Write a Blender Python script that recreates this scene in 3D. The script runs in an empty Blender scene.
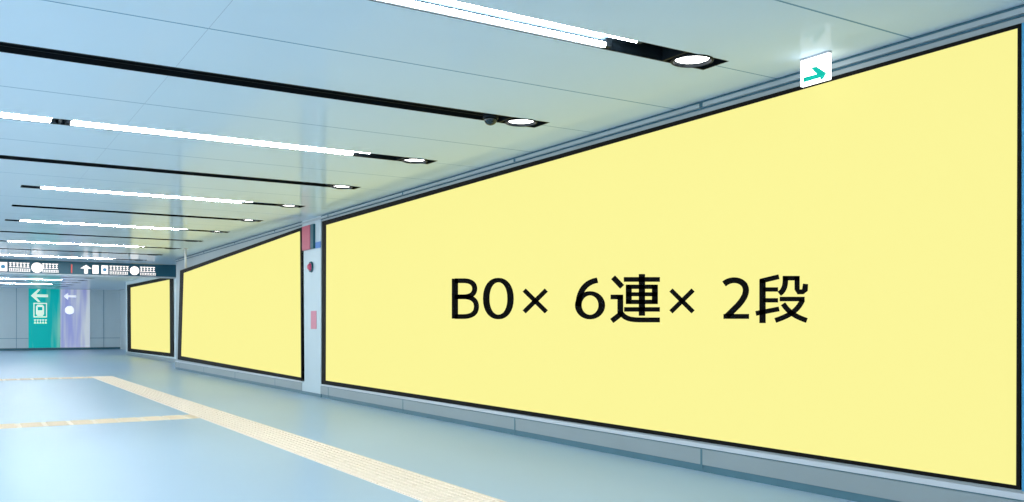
import bpy, bmesh, math, random
from mathutils import Vector
random.seed(4)
C = bpy.context.scene.collection
scn = bpy.context.scene

# ------------------------------------------------------------------ camera
F, U0, V0 = 889.0, 512.0, 326.0
TH = math.atan2(557, 889.0)
H = 1.3
SN, CS = math.sin(TH), math.cos(TH)
cam = bpy.data.cameras.new('camera')
camo = bpy.data.objects.new('camera', cam)
C.objects.link(camo)
camo.location = (0, 0, H)
camo.rotation_euler = (math.pi / 2, 0, -TH)
cam.sensor_width = 36.0
cam.lens = 36.0 * F / 1024
cam.shift_y = (V0 - 251.0) / 1024
cam.clip_end = 300
scn.camera = camo

# measured points of the photo laid on the plane they really lie on
def ray(u, v):
    a = (u - U0) / F
    return (SN + a * CS, CS - a * SN, (V0 - v) / F)
def on_x(u, v, x):
    r = ray(u, v); t = x / r[0]
    return (r[1] * t, H + r[2] * t)          # (y, z)
def on_y(u, v, y):
    r = ray(u, v); t = y / r[1]
    return (r[0] * t, H + r[2] * t)          # (x, z)

# ------------------------------------------------------------------ dimensions
ZC = 3.31            # ceiling
XW = 5.67            # near right wall
XR = 6.66            # recessed right wall
YE = 28.2            # end of near wall
YR = 44.1            # end of recessed wall
XF = 7.86
YF = 54.0            # far wall

# ------------------------------------------------------------------ materials
def lin(c):
    c = c / 255.0
    return c / 12.92 if c <= 0.04045 else ((c + 0.055) / 1.055) ** 2.4
def rgb(r, g, b): return (lin(r), lin(g), lin(b), 1)

ALB = 0.66
def mat(name, col, rough=0.6, spec=0.3, emit=None, es=0.0, noise=0.0, nscale=3.0, bump=0.0, ior=None, metal=0.0, stretch=None):
    m = bpy.data.materials.new(name); m.use_nodes = True
    nt = m.node_tree; p = nt.nodes['Principled BSDF']
    if not emit: col = tuple(x * ALB for x in col[:3]) + (1,)
    p.inputs['Base Color'].default_value = col
    p.inputs['Roughness'].default_value = rough
    p.inputs['Specular IOR Level'].default_value = spec
    p.inputs['Metallic'].default_value = metal
    if ior: p.inputs['IOR'].default_value = ior
    if emit:
        p.inputs['Emission Color'].default_value = emit
        p.inputs['Emission Strength'].default_value = es
    tc = nt.nodes.new('ShaderNodeTexCoord'); n = nt.nodes.new('ShaderNodeTexNoise')
    mp = nt.nodes.new('ShaderNodeMapping')
    if stretch: mp.inputs['Scale'].default_value = stretch
    nt.links.new(tc.outputs['Object'], mp.inputs['Vector'])
    nt.links.new(mp.outputs['Vector'], n.inputs['Vector'])
    n.inputs['Scale'].default_value = nscale; n.inputs['Detail'].default_value = 4
    mx = nt.nodes.new('ShaderNodeMix'); mx.data_type = 'RGBA'
    a = tuple(x * (1 - noise) for x in col[:3]) + (1,)
    b = tuple(min(1, x * (1 + noise)) for x in col[:3]) + (1,)
    mx.inputs['A'].default_value = a; mx.inputs['B'].default_value = b
    nt.links.new(n.outputs['Fac'], mx.inputs['Factor'])
    nt.links.new(mx.outputs['Result'], p.inputs['Base Color'])
    if bump:
        bp = nt.nodes.new('ShaderNodeBump'); bp.inputs['Strength'].default_value = bump
        bp.inputs['Distance'].default_value = 0.01
        nt.links.new(n.outputs['Fac'], bp.inputs['Height'])
        nt.links.new(bp.outputs['Normal'], p.inputs['Normal'])
    return m

M = {}
M['ceiling'] = mat('ceiling_panel', (0.92, 1.09, 1.20, 1), 0.10, 0.5, ior=1.06, noise=0.03, nscale=0.5)
M['joint'] = mat('ceiling_joint', (0.22, 0.44, 0.60, 1), 0.6, 0.1)
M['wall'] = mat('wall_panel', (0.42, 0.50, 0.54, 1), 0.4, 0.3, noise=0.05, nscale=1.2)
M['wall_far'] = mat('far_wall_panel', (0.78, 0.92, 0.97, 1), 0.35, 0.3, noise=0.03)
M['pilaster'] = mat('pilaster_panel', (0.58, 0.72, 0.80, 1), 0.4, 0.3, noise=0.02)
M['skirt'] = mat('skirting_panel', (0.30, 0.37, 0.40, 1), 0.35, 0.4, noise=0.08, nscale=1.5)
M['kick'] = mat('kick_strip', (0.08, 0.20, 0.26, 1), 0.4, 0.3, noise=0.1)
M['ledge'] = mat('ledge_metal', (0.62, 0.68, 0.75, 1), 0.35, 0.4)
M['line'] = mat('dark_line', (0.06, 0.16, 0.22, 1), 0.6, 0.1)  # dark teal strips and joints of the top moulding
M['floor'] = mat('polished_floor', (0.50, 0.69, 0.88, 1), 0.3, 0.5, ior=1.12, noise=0.04, nscale=0.8, stretch=(1, 0.4, 1))
M['tactile'] = mat('cream_tactile', (1.18, 1.0, 0.84, 1), 0.6, 0.2, noise=0.04, nscale=4)
M['tactile_y'] = mat('yellow_tactile', (1.14, 0.96, 0.74, 1), 0.6, 0.2, noise=0.04, nscale=4)
M['black'] = mat('slot_black', (0.004, 0.009, 0.014, 1), 0.5, 0.1)
M['housing'] = mat('light_housing', (0.05, 0.09, 0.13, 1), 0.5, 0.2)
M['tube'] = mat('lit_tube', (0.9, 0.9, 0.9, 1), 0.5, 0.0, emit=(0.95, 1.0, 1.0, 1), es=66.0)
M['lamp'] = mat('lit_lamp', (0.9, 0.9, 0.9, 1), 0.5, 0.0, emit=(1.0, 0.97, 0.94, 1), es=12.0)
M['dome'] = mat('smoked_dome', (0.01, 0.03, 0.04, 1), 0.12, 0.5)
M['yellow'] = mat('glowing_yellow', (0.05, 0.048, 0.02, 1), 0.9, 0.0, emit=rgb(253, 246, 153), es=0.94)  # emission added to keep an even yellow; the panels are no lamps
M['frame'] = mat('black_frame', (0.008, 0.008, 0.008, 1), 0.6, 0.05)
M['ink'] = mat('black_lettering', (0.008, 0.008, 0.008, 1), 0.7, 0.0)
M['blue'] = mat('blue_poster', (0.10, 0.40, 0.66, 1), 0.5, 0.1)
M['white'] = mat('backlit_white', (0.1, 0.1, 0.1, 1), 0.8, 0.0, emit=(0.97, 1.0, 0.98, 1), es=3.6)
M['green'] = mat('sign_green', (0.0, 0.36, 0.27, 1), 0.6, 0.1, emit=(0.0, 0.45, 0.33, 1), es=0.3)
M['sign'] = mat('sign_teal', (0.02, 0.12, 0.18, 1), 0.35, 0.3, noise=0.15, nscale=2)
M['signwhite'] = mat('sign_white', (0.3, 0.3, 0.3, 1), 0.7, 0.0, emit=(1.0, 0.90, 0.86, 1), es=1.3)
M['signblue'] = mat('sign_blue', (0.15, 0.45, 0.7, 1), 0.7, 0.0)
M['signred'] = mat('sign_red', (0.6, 0.12, 0.10, 1), 0.7, 0.0, emit=(0.7, 0.12, 0.08, 1), es=0.3)
M['red'] = mat('hydrant_red', (0.58, 0.05, 0.13, 1), 0.4, 0.3)
M['darkteal'] = mat('dark_side', (0.02, 0.12, 0.17, 1), 0.5, 0.2)
M['pink'] = mat('pink_notice', (0.80, 0.34, 0.44, 1), 0.6, 0.1)
M['standin'] = mat('standin_white', (0.85, 0.85, 0.85, 1), 0.4, 0.3)
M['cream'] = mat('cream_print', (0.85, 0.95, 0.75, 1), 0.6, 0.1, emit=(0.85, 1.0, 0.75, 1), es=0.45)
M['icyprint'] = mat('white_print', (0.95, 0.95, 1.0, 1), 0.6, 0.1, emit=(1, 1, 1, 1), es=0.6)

def banner_mat(name, cols, scale, lo, hi):
    """poster film with soft vertical bands mixing two colours"""
    m = bpy.data.materials.new(name); m.use_nodes = True
    nt = m.node_tree; p = nt.nodes['Principled BSDF']
    p.inputs['Roughness'].default_value = 0.35
    tc = nt.nodes.new('ShaderNodeTexCoord'); mp = nt.nodes.new('ShaderNodeMapping')
    mp.inputs['Scale'].default_value = (scale, 1, 0.22)
    n = nt.nodes.new('ShaderNodeTexNoise'); n.inputs['Scale'].default_value = 1.0
    n.inputs['Detail'].default_value = 2
    r = nt.nodes.new('ShaderNodeValToRGB')
    r.color_ramp.elements[0].position = lo; r.color_ramp.elements[1].position = hi
    for e, c in zip(r.color_ramp.elements, cols): e.color = tuple(q * 0.7 for q in c[:3]) + (1,)
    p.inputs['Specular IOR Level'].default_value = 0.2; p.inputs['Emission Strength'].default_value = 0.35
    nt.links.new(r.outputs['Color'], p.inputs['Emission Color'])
    nt.links.new(tc.outputs['Object'], mp.inputs['Vector']); nt.links.new(mp.outputs['Vector'], n.inputs['Vector'])
    nt.links.new(n.outputs['Fac'], r.inputs['Fac']); nt.links.new(r.outputs['Color'], p.inputs['Base Color'])
    return m
M['banner_green'] = banner_mat('green_film', ((0.0, 0.60, 0.56, 1), (0.30, 0.80, 0.62, 1)), 2.2, 0.50, 0.75)  # paler green bands are painted highlights on the film
M['banner_purple'] = banner_mat('lavender_film', ((0.48, 0.50, 0.92, 1), (0.95, 0.96, 1.0, 1)), 2.6, 0.38, 0.62)

# ------------------------------------------------------------------ mesh helpers
class MB:
    def __init__(s): s.v = []; s.f = []; s.mi = []
    def box(s, x0, x1, y0, y1, z0, z1, mi=0):
        b = len(s.v)
        s.v += [(x0, y0, z0), (x1, y0, z0), (x1, y1, z0), (x0, y1, z0), (x0, y0, z1), (x1, y0, z1), (x1, y1, z1), (x0, y1, z1)]
        for q in ((0, 3, 2, 1), (4, 5, 6, 7), (0, 1, 5, 4), (1, 2, 6, 5), (2, 3, 7, 6), (3, 0, 4, 7)):
            s.f.append(tuple(b + i for i in q)); s.mi.append(mi)
        return s
    def prism(s, poly, extr, mi=0):
        """poly: 3D points; extr: extrusion vector"""
        b = len(s.v); n = len(poly)
        s.v += [tuple(p) for p in poly] + [tuple(p[i] + extr[i] for i in range(3)) for p in poly]
        s.f.append(tuple(b + i for i in range(n))); s.mi.append(mi)
        s.f.append(tuple(b + n + i for i in reversed(range(n)))); s.mi.append(mi)
        for i in range(n):
            j = (i + 1) % n
            s.f.append((b + i, b + n + i, b + n + j, b + j)); s.mi.append(mi)
        return s
    def cyl(s, c, r, h, axis='z', n=32, mi=0, r2=None):
        r2 = r if r2 is None else r2
        b = len(s.v)
        for k, rr in ((0, r), (1, r2)):
            for i in range(n):
                a = 2 * math.pi * i / n; p, q = rr * math.cos(a), rr * math.sin(a); t = h * k
                s.v.append({'z': (c[0] + p, c[1] + q, c[2] + t), 'x': (c[0] + t, c[1] + p, c[2] + q), 'y': (c[0] + p, c[1] + t, c[2] + q)}[axis])
        s.f.append(tuple(b + i for i in reversed(range(n)))); s.mi.append(mi)
        s.f.append(tuple(b + n + i for i in range(n))); s.mi.append(mi)
        for i in range(n):
            j = (i + 1) % n
            s.f.append((b + i, b + j, b + n + j, b + n + i)); s.mi.append(mi)
        return s
    def lathe(s, c, prof, n=32, mi=0):
        """prof: closed list of (r, z) revolved round a vertical axis"""
        b = len(s.v); m = len(prof)
        for r, z in prof:
            for i in range(n):
                a = 2 * math.pi * i / n
                s.v.append((c[0] + r * math.cos(a), c[1] + r * math.sin(a), c[2] + z))
        for k in range(m):
            l = (k + 1) % m
            for i in range(n):
                j = (i + 1) % n
                s.f.append((b + k * n + i, b + k * n + j, b + l * n + j, b + l * n + i)); s.mi.append(mi)
        return s
    def build(s, name, mats, parent=None, loc=(0, 0, 0), smooth=False, bevel=0.0):
        me = bpy.data.meshes.new(name)
        L = loc if parent is None else tuple(parent.location)
        if loc != (0, 0, 0) and parent is None: off = loc
        else: off = L
        me.from_pydata([(x - off[0], y - off[1], z - off[2]) for x, y, z in s.v], [], s.f)
        if not isinstance(mats, (list, tuple)): mats = [mats]
        for m in mats: me.materials.append(m)
        me.polygons.foreach_set('material_index', s.mi)
        bm = bmesh.new(); bm.from_mesh(me); bmesh.ops.recalc_face_normals(bm, faces=bm.faces); bm.to_mesh(me); bm.free()
        if smooth:
            me.polygons.foreach_set('use_smooth', [len(p.vertices) == 4 for p in me.polygons])
        me.update()
        o = bpy.data.objects.new(name, me); C.objects.link(o)
        if parent is None: o.location = off
        else: o.parent = parent
        if bevel:
            bv = o.modifiers.new('bevel', 'BEVEL'); bv.width = bevel; bv.segments = 2; bv.limit_method = 'ANGLE'
        return o

def tag(o, label=None, cat=None, group=None, kind=None):
    if label: o['label'] = label
    if cat: o['category'] = cat
    if group: o['group'] = group
    if kind: o['kind'] = kind
    return o
def thing(name, loc, label, cat, group=None):
    o = bpy.data.objects.new(name, None); o.location = loc; o.empty_display_size = 0.2
    C.objects.link(o)
    return tag(o, label, cat, group)
def struct(mb, name, mats, label, cat):
    return tag(mb.build(name, mats), label, cat, None, 'structure')

# ------------------------------------------------------------------ ceiling rows
ROW0, STEP = 4.98, 2.40
rows = []                       # (y, kind, x_left)
for i in range(20):
    y = ROW0 + STEP * i
    k = 'light' if i % 2 == 0 else 'slot'
    xl = -5.0 if i < 4 else 0.80
    rows.append((y, k, xl))
XRT = 4.98                      # right end of every row
SW = 0.14                       # half width of the slots
DEPTH = 0.14

# ceiling slab: grid of cells with real openings for the rows; joints are thin dark cells
xs = sorted({-6.0, -5.0, 0.2, 0.80, 1.450, 1.4535, XRT, 9.0})
holes = [(xl, XRT, y - SW, y + SW) for y, k, xl in rows]
ys = {-7.0, YF + 0.6}
for y, k, xl in rows: ys |= {y - SW, y + SW}
jy = [ROW0 - STEP / 2 + STEP * i for i in range(-3, 21)]
JW = 0.009
for y in jy: ys |= {y - JW, y + JW}
ROWJ = 0.007
for y, k, xl in rows: ys |= {y - ROWJ, y + ROWJ}
ys = sorted(ys)
mb = MB()
vi = {}
def vert(x, y):
    if (x, y) not in vi: vi[(x, y)] = len(mb.v); mb.v.append((x, y, ZC))
    return vi[(x, y)]
for i in range(len(xs) - 1):
    for j in range(len(ys) - 1):
        x0, x1, y0, y1 = xs[i], xs[i + 1], ys[j], ys[j + 1]
        cx, cy = (x0 + x1) / 2, (y0 + y1) / 2
        if any(a < cx < b and c < cy < d for a, b, c, d in holes): continue
        jt = (x1 - x0 < 0.02) or any(abs(cy - q) < JW for q in jy) or (cx > XRT and any(abs(cy - r[0]) < ROWJ for r in rows))
        mb.f.append((vert(x0, y0), vert(x0, y1), vert(x1, y1), vert(x1, y0))); mb.mi.append((2 if x1 - x0 < 0.02 else 1) if jt else 0)
me = bpy.data.meshes.new('ceiling'); me.from_pydata(mb.v, [], mb.f)
me.materials.append(M['ceiling']); me.materials.append(M['joint']); me.materials.append(mat('faint_joint', (0.48, 0.60, 0.72, 1), 0.5, 0.1)); me.polygons.foreach_set('material_index', mb.mi)
ceil = bpy.data.objects.new('ceiling', me); C.objects.link(ceil)
tag(ceil, 'pale glossy metal panel ceiling with long linear slots', 'ceiling', None, 'structure')
# structural slab above, resting over the slot housings
struct(MB().box(-6, 9, -7, YF + 0.6, ZC + 0.152, ZC + 0.30), 'ceiling', M['black'], 'concrete slab hidden above the panel ceiling', 'ceiling')

ordn = ['nearest', 'second', 'third', 'fourth', 'fifth', 'sixth', 'seventh', 'eighth', 'ninth', 'tenth']

def channel(mb, x0, x1, y, mi=0, t=0.01, d=DEPTH):
    """open-bottomed trough let into the ceiling opening"""
    a, b = y - SW + 0.001, y + SW - 0.001
    mb.box(x0, x1, a, b, ZC + d, ZC + d + t, mi)
    mb.box(x0, x1, a, a + t, ZC + 0.001, ZC + d, mi); mb.box(x0, x1, b - t, b, ZC + 0.001, ZC + d, mi)
    mb.box(x0, x0 + t, a + t, b - t, ZC + 0.001, ZC + d, mi); mb.box(x1 - t, x1, a + t, b - t, ZC + 0.001, ZC + d, mi)

XDL = 4.555
def downlight(y, label, group=None):
    x = 4.73
    t = thing('downlight', (x, y, ZC), label, 'light', group)
    m = MB(); channel(m, XDL, XRT, y); m.build('housing', M['black'], t)
    MB().lathe((x, y, ZC), [(0.143, -0.008), (0.150, -0.012), (0.160, -0.008), (0.162, -0.001), (0.150, -0.001), (0.149, 0.03), (0.143, 0.03)]).build('trim_ring', M['black'], t, smooth=False)
    MB().cyl((x, y, ZC + 0.014), 0.128, 0.01).build('lamp', M['lamp'], t)
    return t

LX0, LX1 = 1.06, 4.10
li = si = 0
for y, k, xl in rows:
    far = y > 31
    if k == 'slot':
        where = ('%s of the unlit dark ceiling slots counted from the camera' % ordn[si])
        t = thing('ceiling_slot', ((xl + XRT) / 2, y, ZC), 'long black recessed ceiling slot, ' + where, 'ceiling slot', 'unlit dark slots across the ceiling')
        m = MB(); channel(m, xl, XDL, y); m.build('trough', M['black'], t)
        m = MB()
        m.box(xl + 0.02, 4.50, y - 0.045, y - 0.035, ZC + 0.02, ZC + 0.12); m.box(xl + 0.02, 4.50, y + 0.035, y + 0.045, ZC + 0.02, ZC + 0.12)
        m.build('blade', M['black'], t)
        downlight(y, 'round downlight at the right end of the %s unlit dark ceiling slot' % ordn[si], 'round downlights at the slot ends')
        si += 1
    else:
        where = '%s of the lit light rows counted from the camera' % ordn[li]
        def fixture(x0, x1, tx0, tx1, label, st=0.13):
            t = thing('linear_light', ((x0 + x1) / 2, y, ZC), label, 'light', 'twin tube light rows across the ceiling')
            m = MB(); channel(m, x0, x1, y); m.build('housing', M['black'], t)
            MB().box(tx0, tx1 - 0.06, y - 0.125, y + 0.125, ZC + 0.062, ZC + 0.075).build('reflector', M['housing'], t)
            MB().cyl((tx0, y - 0.100, ZC + 0.020), 0.018, tx1 - tx0, 'x', 20).build('tube', M['tube'], t, smooth=True)
            MB().cyl((tx0, y + 0.100, ZC + 0.020), 0.018, tx1 - tx0 - st, 'x', 20).build('tube', M['tube'], t, smooth=True)
            for s, dx in ((-1, 0), (1, st)):
                MB().box(tx1 - dx, tx1 - dx + 0.05, y + s * 0.100 - 0.022, y + s * 0.100 + 0.022, ZC + 0.004, ZC + 0.12).build('lamp_holder', M['black'], t, bevel=0.004)
                MB().box(tx0 - 0.05, tx0, y + s * 0.100 - 0.022, y + s * 0.100 + 0.022, ZC + 0.004, ZC + 0.12).build('lamp_holder', M['black'], t, bevel=0.004)
        fixture(0.88 if xl < 0 else xl, XDL, 0.98 if li == 1 else (1.06 if xl > 0 else 0.98), LX1, 'twin tube ceiling light with dark right end, %s of the lit rows from the camera' % ordn[li])
        if xl < 0:
            fixture(xl, 0.88, xl + 0.1, 0.80, 'twin tube ceiling light cut off at left, in the %s row of lit lights' % ordn[li], 0.0)
        downlight(y, 'round downlight at the right end of the %s lit light row' % ordn[li], 'round downlights at the slot ends')
        li += 1

# security dome in the first dark slot
t = thing('dome_camera', (4.38, ROW0 + STEP, ZC), 'small dark dome camera under the nearest unlit ceiling slot', 'camera')
MB().cyl((4.38, ROW0 + STEP, ZC - 0.012), 0.075, 0.05).build('mount', M['black'], t, smooth=True)
prof = [(0.066 * math.cos(a), -0.012 - 0.062 * math.sin(a)) for a in [i * math.pi / 2 / 8 for i in range(9)]] + [(0.0, -0.012)]
MB().lathe((4.38, ROW0 + STEP, ZC), prof, 24).build('dome', M['dome'], t, smooth=True)

# ------------------------------------------------------------------ floor, walls
struct(MB().box(-6, 9, -7, YF + 0.6, -0.2, 0), 'floor', M['floor'], 'polished pale blue station concourse floor', 'floor')
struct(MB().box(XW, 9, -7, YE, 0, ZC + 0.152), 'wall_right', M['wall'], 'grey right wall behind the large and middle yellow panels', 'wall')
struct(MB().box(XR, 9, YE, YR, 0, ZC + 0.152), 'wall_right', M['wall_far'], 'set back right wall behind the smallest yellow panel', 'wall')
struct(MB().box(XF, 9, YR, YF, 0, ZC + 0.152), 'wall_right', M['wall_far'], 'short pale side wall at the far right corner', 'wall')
m = MB().box(-6, XF + 1.14, YF, YF + 0.4, 0, ZC + 0.152)
struct(m, 'wall_back', M['wall_far'], 'pale blue far end wall', 'wall')
# far wall seams and base
m = MB()
for x in (-4.0, -1.0, 2.75, 7.0): m.box(x, x + 0.03, YF - 0.012, YF - 0.002, 0.1, ZC)
m.box(-6, XF, YF - 0.012, YF - 0.002, 0.62, 0.65)
struct(m, 'trim_1', mat('far_seam', (0.30, 0.50, 0.62, 1), 0.5, 0.2), 'thin seams of the far wall panels', 'trim')
struct(MB().box(-6, XF, YF - 0.03, YF, 0, 0.12), 'baseboard_back', M['kick'], 'dark base strip of the far wall', 'baseboard')
struct(MB().box(XR - 0.02, XR, YE, YR, 0, 0.12), 'baseboard_right', M['skirt'], 'grey base strip of the set back wall', 'baseboard')
# near wall: kick, skirting, ledge, top mouldings
PY0, PY1 = 15.57, 16.60
for a, b, w in ((-7, PY0, 'under the large yellow panel'), (PY1, YE, 'under the middle yellow panel')):
    m = MB().box(XW - 0.018, XW, a, b, 0.0, 0.065, 1).box(XW - 0.030, XW, a, b, 0.065, 0.203, 0)
    m.box(XW - 0.020, XW, a, b, 0.212, 0.252, 2).box(XW - 0.014, XW, a, b, 0.203, 0.212, 1)
    y = -3.53
    while y < b:
        if y > a: m.box(XW - 0.0315, XW - 0.029, y - 0.012, y + 0.012, 0.03, 0.203, 1)
        y += 3.117
    struct(m, 'baseboard_right', [M['skirt'], M['kick'], M['ledge']], 'grey metal skirting with a pale ledge ' + w, 'baseboard')
m = MB()
m.box(XW - 0.02, XW, -7, YE, ZC - 0.022, ZC - 0.002, 1)
m.box(XW - 0.035, XW, -7, YE, ZC - 0.060, ZC - 0.024, 0)
m.box(XW - 0.012, XW, -7, YE, ZC - 0.072, ZC - 0.060, 1)
y = -3.53
while y < YE:
    m.box(XW - 0.037, XW - 0.034, y - 0.02, y + 0.02, ZC - 0.060, ZC - 0.024, 1); y += 3.117
struct(m, 'trim_2', [M['wall'], M['line']], 'grey moulding along the top of the right wall', 'trim')
# pilaster between the panels
m = MB().box(XW - 0.024, XW, PY0, PY1, 0.06, ZC - 0.0).box(XW - 0.034, XW, PY0 - 0.02, PY1 + 0.02, 0, 0.06, 1)
struct(m, 'trim_3', [M['pilaster'], M['kick']], 'pale pilaster strip between the large and middle yellow panels', 'trim')

# ------------------------------------------------------------------ yellow panels
def slab_x(name, pts, x, th, material, parent):
    """polygon given as (y, z) on plane x, thickness th toward the corridor"""
    return MB().prism([(x, y, z) for y, z in pts], (-th, 0, 0)).build(name, material, parent)
def yellow_panel(outer, inner, x, label):
    o = [on_x(u, v, x - 0.024) for u, v in outer]
    n = [on_x(u, v, x - 0.024) for u, v in inner]
    cy = sum(p[0] for p in o) / 4; cz = min(p[1] for p in o)
    t = thing('advertising_panel', (x - 0.002, cy, cz), label, 'panel', None)
    slab_x('face', [(p[0], p[1]) for p in n], x - 0.004, 0.014, M['yellow'], t)
    m = MB()
    for i in range(4):
        j = (i + 1) % 4
        m.prism([(x - 0.004, *o[i]), (x - 0.004, *o[j]), (x - 0.004, *n[j]), (x - 0.004, *n[i])], (-0.020, 0, 0))
    m.build('frame', M['frame'], t)
    return t
big = yellow_panel([(322, 221.5), (1021.5, 23), (1020, 490), (321.5, 384)], [(326, 225), (1017.5, 28), (1016, 485.5), (325.5, 380.5)], XW,
                   'largest yellow advertising panel, black framed, nearest on the right wall, with black characters')
yellow_panel([(180, 270.5), (303.5, 226.5), (304.5, 381.5), (177.5, 359.5)], [(183.5, 273), (300, 231), (301, 377.5), (181, 356)], XW,
             'middle sized blank yellow advertising panel left of the pilaster')
yellow_panel([(127, 285), (173, 275.5), (173.5, 357), (127.5, 351.5)], [(130.5, 287.5), (169.5, 279.5), (170, 353), (131, 348.5)], XR,
             'smallest and farthest blank yellow advertising panel')
t = thing('advertising_panel', (XW - 0.002, 2.3, 0.26), 'blue panel cut off at the right edge, next to the largest yellow panel', 'panel')
MB().box(XW - 0.03, XW - 0.002, 1.6, 3.012, 0.27, 3.19).build('face', M['blue'], t)

# lettering: strokes measured on the panel face, laid on the face plane as raised lettering
FX = XW - 0.0185
def to_face(pt): y, z = on_x(pt[0], pt[1], FX); return (FX, y, z)
def stroke(mb, pts, w):
    """polyline (photo px) of width w as one solid ribbon lying on the face"""
    L, R = [], []
    n = len(pts)
    for i, p in enumerate(pts):
        a = pts[max(0, i - 1)]; b = pts[min(n - 1, i + 1)]
        dx, dy = b[0] - a[0], b[1] - a[1]; d = math.hypot(dx, dy) or 1
        nx, ny = -dy / d, dx / d; k = w / 2
        if 0 < i < n - 1:
            d1 = (p[0] - a[0], p[1] - a[1]); l1 = math.hypot(*d1) or 1
            c = abs((d1[0] * dx + d1[1] * dy) / (l1 * d)); k = min(w, k / max(c, 0.5))
        L.append((p[0] + nx * k, p[1] + ny * k)); R.append((p[0] - nx * k, p[1] - ny * k))
    b = len(mb.v); TH_ = 0.006
    for q in L + R: mb.v.append(to_face(q))
    for q in L + R:
        x, y, z = to_face(q); mb.v.append((x - TH_, y, z))
    m = 2 * n
    for i in range(n - 1):
        for o in (0, m): mb.f.append((b + o + i, b + o + i + 1, b + o + n + i + 1, b + o + n + i)); mb.mi.append(0)
        mb.f.append((b + i, b + i + 1, b + m + i + 1, b + m + i)); mb.mi.append(0)
        mb.f.append((b + n + i, b + n + i + 1, b + m + n + i + 1, b + m + n + i)); mb.mi.append(0)
    for i in (0, n - 1):
        mb.f.append((b + i, b + n + i, b + m + n + i, b + m + i)); mb.mi.append(0)
def bez(p0, p1, p2, p3, n=10):
    return [tuple((1 - t) ** 3 * a + 3 * (1 - t) ** 2 * t * bb + 3 * (1 - t) * t * t * c + t ** 3 * d
                  for a, bb, c, d in zip(p0, p1, p2, p3)) for t in [i / n for i in range(n + 1)]]
S = 6.275
def glyph(ox, oy, strokes):
    mb = MB()
    for pts, w in strokes:
        stroke(mb, [(ox + x / S, oy + y / S) for x, y in pts], 1.06 * w / S)
    return mb.build('character', M['ink'], big)
def ell(cx, cy, rx, ry, a0=0, a1=360, n=32, e=1.0):
    out = []
    for i in range(n + 1):
        a = math.radians(a0 + (a1 - a0) * i / n); c, s = math.cos(a), math.sin(a)
        out.append((cx + rx * math.copysign(abs(c) ** e, c), cy + ry * math.copysign(abs(s) ** e, s)))
    return out
# B
glyph(440, 260, [([(95, 117), (95, 368)], 35),
    ([(95, 130)] + bez((140, 130), (195, 128), (219, 148), (219, 180)) + bez((219, 180), (219, 215), (190, 231), (150, 231))[1:] + [(95, 231)], 28),
    ([(95, 231)] + bez((150, 231), (200, 231), (230, 250), (230, 292)) + bez((230, 292), (230, 335), (200, 355), (145, 355))[1:] + [(95, 355)], 28)])
# 0
def ring(ox, oy, outer, inner):
    mb = MB(); n = len(outer)
    for i in range(n - 1):
        q = [outer[i], outer[i + 1], inner[i + 1], inner[i]]
        mb.prism([to_face((ox + x / S, oy + y / S)) for x, y in q], (-0.006, 0, 0))
    return mb
ring(440, 260, ell(367.5, 242, 95.5, 130, e=0.92), ell(368, 241.5, 57, 101.5, e=0.92)).build('character', M['ink'], big)
# multiplication signs
for dx in (0, 146.8):
    glyph(440 + dx, 260, [([(530, 189), (668, 325)], 25), ([(668, 189), (530, 325)], 25)])
# 6
sx = glyph
mb = ring(560, 260, ell(190, 284, 93.5, 88.5), ell(190, 283, 54, 61))
for pts, w in [(bez((236, 127), (165, 138), (118, 190), (116, 290)), 34)]:
    stroke(mb, [(560 + x / S, 260 + y / S) for x, y in pts], w / S)
mb.build('character', M['ink'], big)
# ren
glyph(560, 260, [([(335, 109), (391, 168)], 31), ([(320, 232), (396, 232)], 28), ([(380, 219), (380, 340)], 32),
    ([(388, 335), (327, 382)], 30),
    (bez((383, 330), (410, 372), (450, 375), (510, 376)) + [(627, 376)], 29),
    ([(403, 122), (627, 122)], 28), ([(515.5, 88), (515.5, 350)], 35),
    ([(433, 155), (433, 275)], 33), ([(597, 155), (597, 275)], 33),
    ([(417, 168), (613, 168)], 26), ([(417, 215), (613, 215)], 24), ([(417, 263), (613, 263)], 26),
    ([(405, 310), (627, 310)], 27)])
# 2
glyph(700, 260, [(bez((153, 150), (190, 118), (250, 118), (280, 155)) + bez((280, 155), (300, 190), (290, 230), (240, 285))[1:] + [(172, 352)], 34),
    ([(150, 354), (308, 354)], 29)])
# dan
glyph(700, 260, [([(394, 122), (394, 396)], 35), ([(380, 133), (496, 105)], 28), ([(400, 185), (490, 185)], 26), ([(400, 253), (490, 253)], 26),
    ([(353, 335), (497, 307)], 28),
    ([(522, 114), (626, 114)], 27), (bez((537, 104), (540, 160), (530, 190), (500, 212)), 30),
    ([(611, 104), (611, 185), (622, 200), (645, 200), (660, 188), (664, 150)], 28),
    ([(503, 245), (657, 245)], 27), (bez((645, 250), (615, 320), (560, 350), (475, 379)), 29), (bez((523, 275), (560, 330), (600, 355), (671, 379)), 29)])

# ------------------------------------------------------------------ exit sign under the ceiling
XE = 5.40
y0, zb0 = on_x(828.5, 79, XE); y1, zb1 = on_x(800.5, 86.5, XE)
zb = (zb0 + zb1) / 2
t = thing('exit_sign', (XE, (y0 + y1) / 2, ZC), 'white hanging ceiling sign with a green arrow above the largest yellow panel', 'sign')
MB().box(XE, XE + 0.03, y0, y1, zb, ZC - 0.015).build('sign_box', M['white'], t)
MB().box(XE - 0.002, XE + 0.032, y0 - 0.003, y1 + 0.003, ZC - 0.015, ZC - 0.001).build('top_rail', M['ledge'], t)
m = MB()
def pe(zx, zy): 
    y, z = on_x(790 + zx / 5.58, 10 + zy / 5.58, XE); return (XE - 0.001, y, max(z, zb + 0.002))
m.prism([pe(*p) for p in ((76, 378), (152, 358), (118, 322), (150, 316), (203, 352), (186, 384), (168, 390), (172, 376), (78, 404))], (-0.003, 0, 0))
m.build('arrow', M['green'], t)

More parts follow.
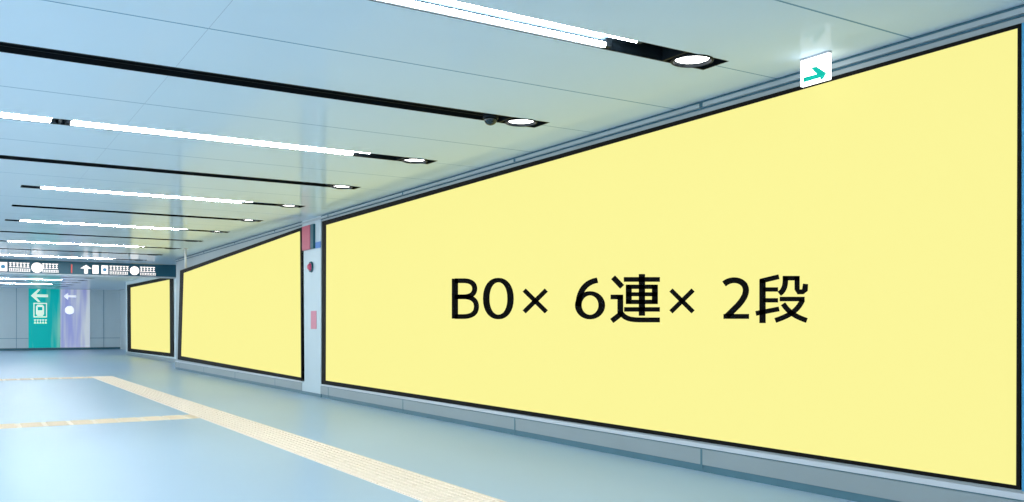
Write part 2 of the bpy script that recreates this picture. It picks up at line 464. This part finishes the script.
# ------------------------------------------------------------------ items on the pilaster
xp = XW - 0.024
def yz(u, v, x=xp): return on_x(u, v, x)
ya, za = yz(304.2, 227); yb, zb_ = yz(312.6, 249)
t = thing('fire_sign', (xp, (ya + yb) / 2, zb_), 'red box sign at the top of the pale pilaster', 'sign')
MB().box(xp - 0.045, xp, yb + 0.03, ya, zb_, za).build('sign_box', M['red'], t, bevel=0.006)
yc, _ = yz(315.3, 249)
MB().box(xp - 0.04, xp, yc, yb + 0.02, zb_, za).build('side_plate', M['darkteal'], t)
yd, zd = yz(316, 242.5); ye, ze = yz(321, 247.5)
tag(MB().box(xp - 0.012, xp, ye, yd, ze, zd).build('wall_plate', mat('blue_label', (0.12, 0.28, 0.7, 1), 0.5, 0.2), None), 'small blue plate at the right of the red box sign', 'plate')
yl, zl = yz(311.6, 267)
t = thing('alarm_bell', (xp, yl, zl), 'small round dark red alarm light on the pilaster', 'alarm')
MB().cyl((xp - 0.03, yl, zl), 0.10, 0.03, 'x', 28).build('base', M['darkteal'], t)
MB().cyl((xp - 0.075, yl, zl), 0.04, 0.045, 'x', 28, r2=0.075).build('lamp', M['red'], t)
ya, za = yz(311.2, 311); yb, zb_ = yz(316.6, 329)
t = thing('notice', (xp, (ya + yb) / 2, zb_), 'narrow pink notice on the pilaster between the two larger yellow panels', 'notice')
MB().box(xp - 0.008, xp, yb, ya, zb_, za).build('sheet', M['pink'], t)

# thin rod above the middle panel, made up for an unidentified bright line
x_, z_ = on_y(185.5, 268, 24.0)
t = thing('bright_line_standin', (x_, 24.0, ZC), 'thin white rod added for an unidentified bright line over the middle yellow panel', 'standin')
MB().cyl((x_, 24.0, z_), 0.028, ZC - z_ - 0.02, 'z', 12).build('standin', M['standin'], t, smooth=True)
MB().cyl((x_, 24.0, ZC - 0.02), 0.07, 0.02, 'z', 16).build('standin_cap', M['standin'], t)

# ------------------------------------------------------------------ hanging guide sign
YS = 30.6
ZS0, ZS1 = 2.885, ZC - 0.01
t = thing('guide_sign', (2.5, YS, ZC), 'long dark teal guide sign spanning the concourse under the ceiling', 'sign')
MB().box(-6.0, XR - 0.02, YS, YS + 0.18, ZS0, ZS1).build('board', M['sign'], t)
MB().box(-6.02, XR - 0.01, YS - 0.015, YS + 0.195, ZS0 - 0.02, ZS0 + 0.02).build('lower_rail', M['ledge'], t)
def sx_(u, v=266): return on_y(u, v, YS)[0]
zt, zbm = ZC - 0.10, ZS0 + 0.055
def rect(u0, u1, fz0, fz1, mname='signwhite', name='pictogram', d=0.012):
    z0 = zbm + (zt - zbm) * fz0; z1 = zbm + (zt - zbm) * fz1
    return MB().box(sx_(u0), sx_(u1), YS - d, YS, z0, z1).build(name, M[mname], t)
def textline(u0, u1, fz0, fz1, cell):
    m = MB(); u = u0
    z0 = zbm + (zt - zbm) * fz0; z1 = zbm + (zt - zbm) * fz1; h = z1 - z0
    while u < u1 - cell * 0.5:
        a, b = sx_(u), sx_(u + cell * 0.82); w = b - a
        m.box(a, b, YS - 0.010, YS, z1 - h * .18, z1); m.box(a, b, YS - 0.010, YS, z0, z0 + h * .16)
        m.box(a + w * .4, a + w * .6, YS - 0.010, YS, z0, z1)
        m.box(a + w * .1, b - w * .1, YS - 0.010, YS, z0 + h * .42, z0 + h * .58)
        u += cell
    return m.build('lettering', M['signwhite'], t)
cz_ = (zt + zbm) / 2
def disc(u, r, mname='signwhite', d=0.012): return MB().cyl((sx_(u), YS - d, cz_), r, d, 'y', 24).build('pictogram', M[mname], t)
rect(-1, 7.2, 0, 1); disc(3.0, 0.06, 'signblue', 0.016)
textline(9, 30, .48, 1, 3.5); textline(9, 30, 0, .34, 1.8)
disc(37, 0.155)
textline(42, 58.5, .42, 1, 3.3); textline(42, 59, 0, .28, 1.7)
rect(71, 72.2, 0, 1, 'signred', 'divider')
m = MB(); xa = sx_(86)
m.prism([(xa - .16, YS, cz_ + .02), (xa, YS, zt), (xa + .16, YS, cz_ + .02), (xa + .05, YS, cz_ + .02), (xa + .05, YS, zbm), (xa - .05, YS, zbm), (xa - .05, YS, cz_ + .02)], (0, -0.012, 0))
m.build('arrow', M['signwhite'], t)
rect(92.5, 98.5, 0, 1)
rect(101.5, 108, 0, 1); disc(104.7, 0.055, 'signblue', 0.016)
textline(109.5, 129, .46, 1, 3.3); textline(109.5, 129, 0, .32, 1.7)
disc(134.5, 0.14)
textline(140, 156, .42, 1, 3.1); textline(140, 156, 0, .28, 1.6)

# ------------------------------------------------------------------ banners on the far wall
YB = YF - 0.03
def bx(u): return on_y(u, 320, YB)[0]
def bz(v): return on_y(50, v, YB)[1]
t = thing('wall_banner', ((bx(28.5) + bx(60)) / 2, YF, 0.0), 'tall green banner with left arrow and train symbol on the far wall', 'banner')
MB().box(bx(28.5), bx(60), YB, YF - 0.002, 0.125, ZC - 0.01).build('sheet', M['banner_green'], t)
def prt(pts, mname='cream', name='symbol', d=0.012, y=None):
    y = YB if y is None else y
    return MB().prism([(bx(u), y, bz(v)) for u, v in pts], (0, -d, 0)).build(name, M[mname], t)
def rc(u0, v0, u1, v1): return [(u0, v0), (u1, v0), (u1, v1), (u0, v1)]
prt([(31, 296), (38, 289.5), (40.5, 289.5), (36, 294.6), (48, 294.6), (48, 297.2), (36, 297.2), (40.5, 302), (38, 302)], 'cream', 'arrow')
m = MB()
for r_ in (rc(33.5, 303, 47, 304), rc(33.5, 316.5, 47, 317.5), rc(33.5, 304, 34.4, 316.5), rc(46.1, 304, 47, 316.5)):
    m.prism([(bx(u), YB, bz(v)) for u, v in r_], (0, -0.01, 0))
m.build('symbol_border', M['cream'], t)
prt([(36, 306.5), (37.5, 304.8), (42.5, 304.8), (44, 306.5), (44, 314), (42.5, 316), (37.5, 316), (36, 314)], 'cream', 'symbol')
prt(rc(37.6, 307, 42.4, 310.5), 'banner_green', 'symbol_window', 0.004, YB - 0.012)
m = MB()
for i in range(5):
    u = 34 + i * 2.7
    for r_ in (rc(u, 319.5, u + 2.1, 320.4), rc(u + .7, 320.4, u + 1.3, 323.4), rc(u, 322.6, u + 2.1, 323.4)):
        m.prism([(bx(a), YB, bz(b)) for a, b in r_], (0, -0.01, 0))
m.build('lettering', M['cream'], t)
t = thing('wall_banner', ((bx(60) + bx(90)) / 2, YF, 0.0), 'tall lavender and white banner beside the green one on the far wall', 'banner')
MB().box(bx(60.6), bx(90), YB, YF - 0.002, 0.125, ZC - 0.01).build('sheet', M['banner_purple'], t)
MB().cyl((bx(69.5), YB - 0.012, bz(310)), 0.22, 0.012, 'y', 28).build('symbol', M['icyprint'], t)
prt([(64, 296), (68, 292.5), (68, 295.2), (76, 295.2), (76, 296.8), (68, 296.8), (68, 299.5)], 'icyprint', 'arrow')

# ------------------------------------------------------------------ tactile paving
def tactile(name, x0, x1, y0, y1, along, material, label):
    t = thing(name, ((x0 + x1) / 2, (y0 + y1) / 2, 0), label, 'tactile paving')
    MB().box(x0, x1, y0, y1, 0.0, 0.004).build('slab', material, t)
    m = MB()
    n = 8
    if along == 'y':
        y = y0
        while y < y1 - 0.1:
            e = min(y + 0.27, y1 - .01)
            for k in range(n):
                c = x0 + (x1 - x0) * (k + .5) / n
                m.box(c - .012, c + .012, y + .03, e, 0.004, 0.009)
            y += 0.3
    else:
        x = x0
        while x < x1 - 0.1:
            e = min(x + 0.27, x1 - .01)
            for k in range(n):
                c = y0 + (y1 - y0) * (k + .5) / n
                m.box(x + .03, e, c - .012, c + .012, 0.004, 0.009)
            x += 0.3
    m.build('guide_bars', material, t)
tactile('tactile_strip', 2.93, 3.45, -1.0, 25.0, 'y', M['tactile'], 'wide cream tactile paving strip running along the concourse toward the camera')
tactile('tactile_strip', -8.0, 2.93, 24.35, 25.0, 'x', M['tactile'], 'far cream tactile strip branching left from the end of the long strip')
tactile('tactile_strip', -8.0, 2.93, 12.95, 13.52, 'x', M['tactile_y'], 'nearer yellowish tactile strip branching left from the long strip')

# ------------------------------------------------------------------ light
w = bpy.data.worlds.new('world'); scn.world = w; w.use_nodes = True
bg = w.node_tree.nodes['Background']
bg.inputs['Color'].default_value = (0.90, 0.97, 1.0, 1); bg.inputs['Strength'].default_value = 3.7

scn.view_settings.view_transform = 'Standard'
scn.view_settings.look = 'None'
scn.view_settings.gamma = 1
scn.view_settings.exposure = 0.0
scn.view_settings.use_curve_mapping = False
scn.cycles.use_denoising = True
scn.cycles.max_bounces = 10
scn.cycles.diffuse_bounces = 6
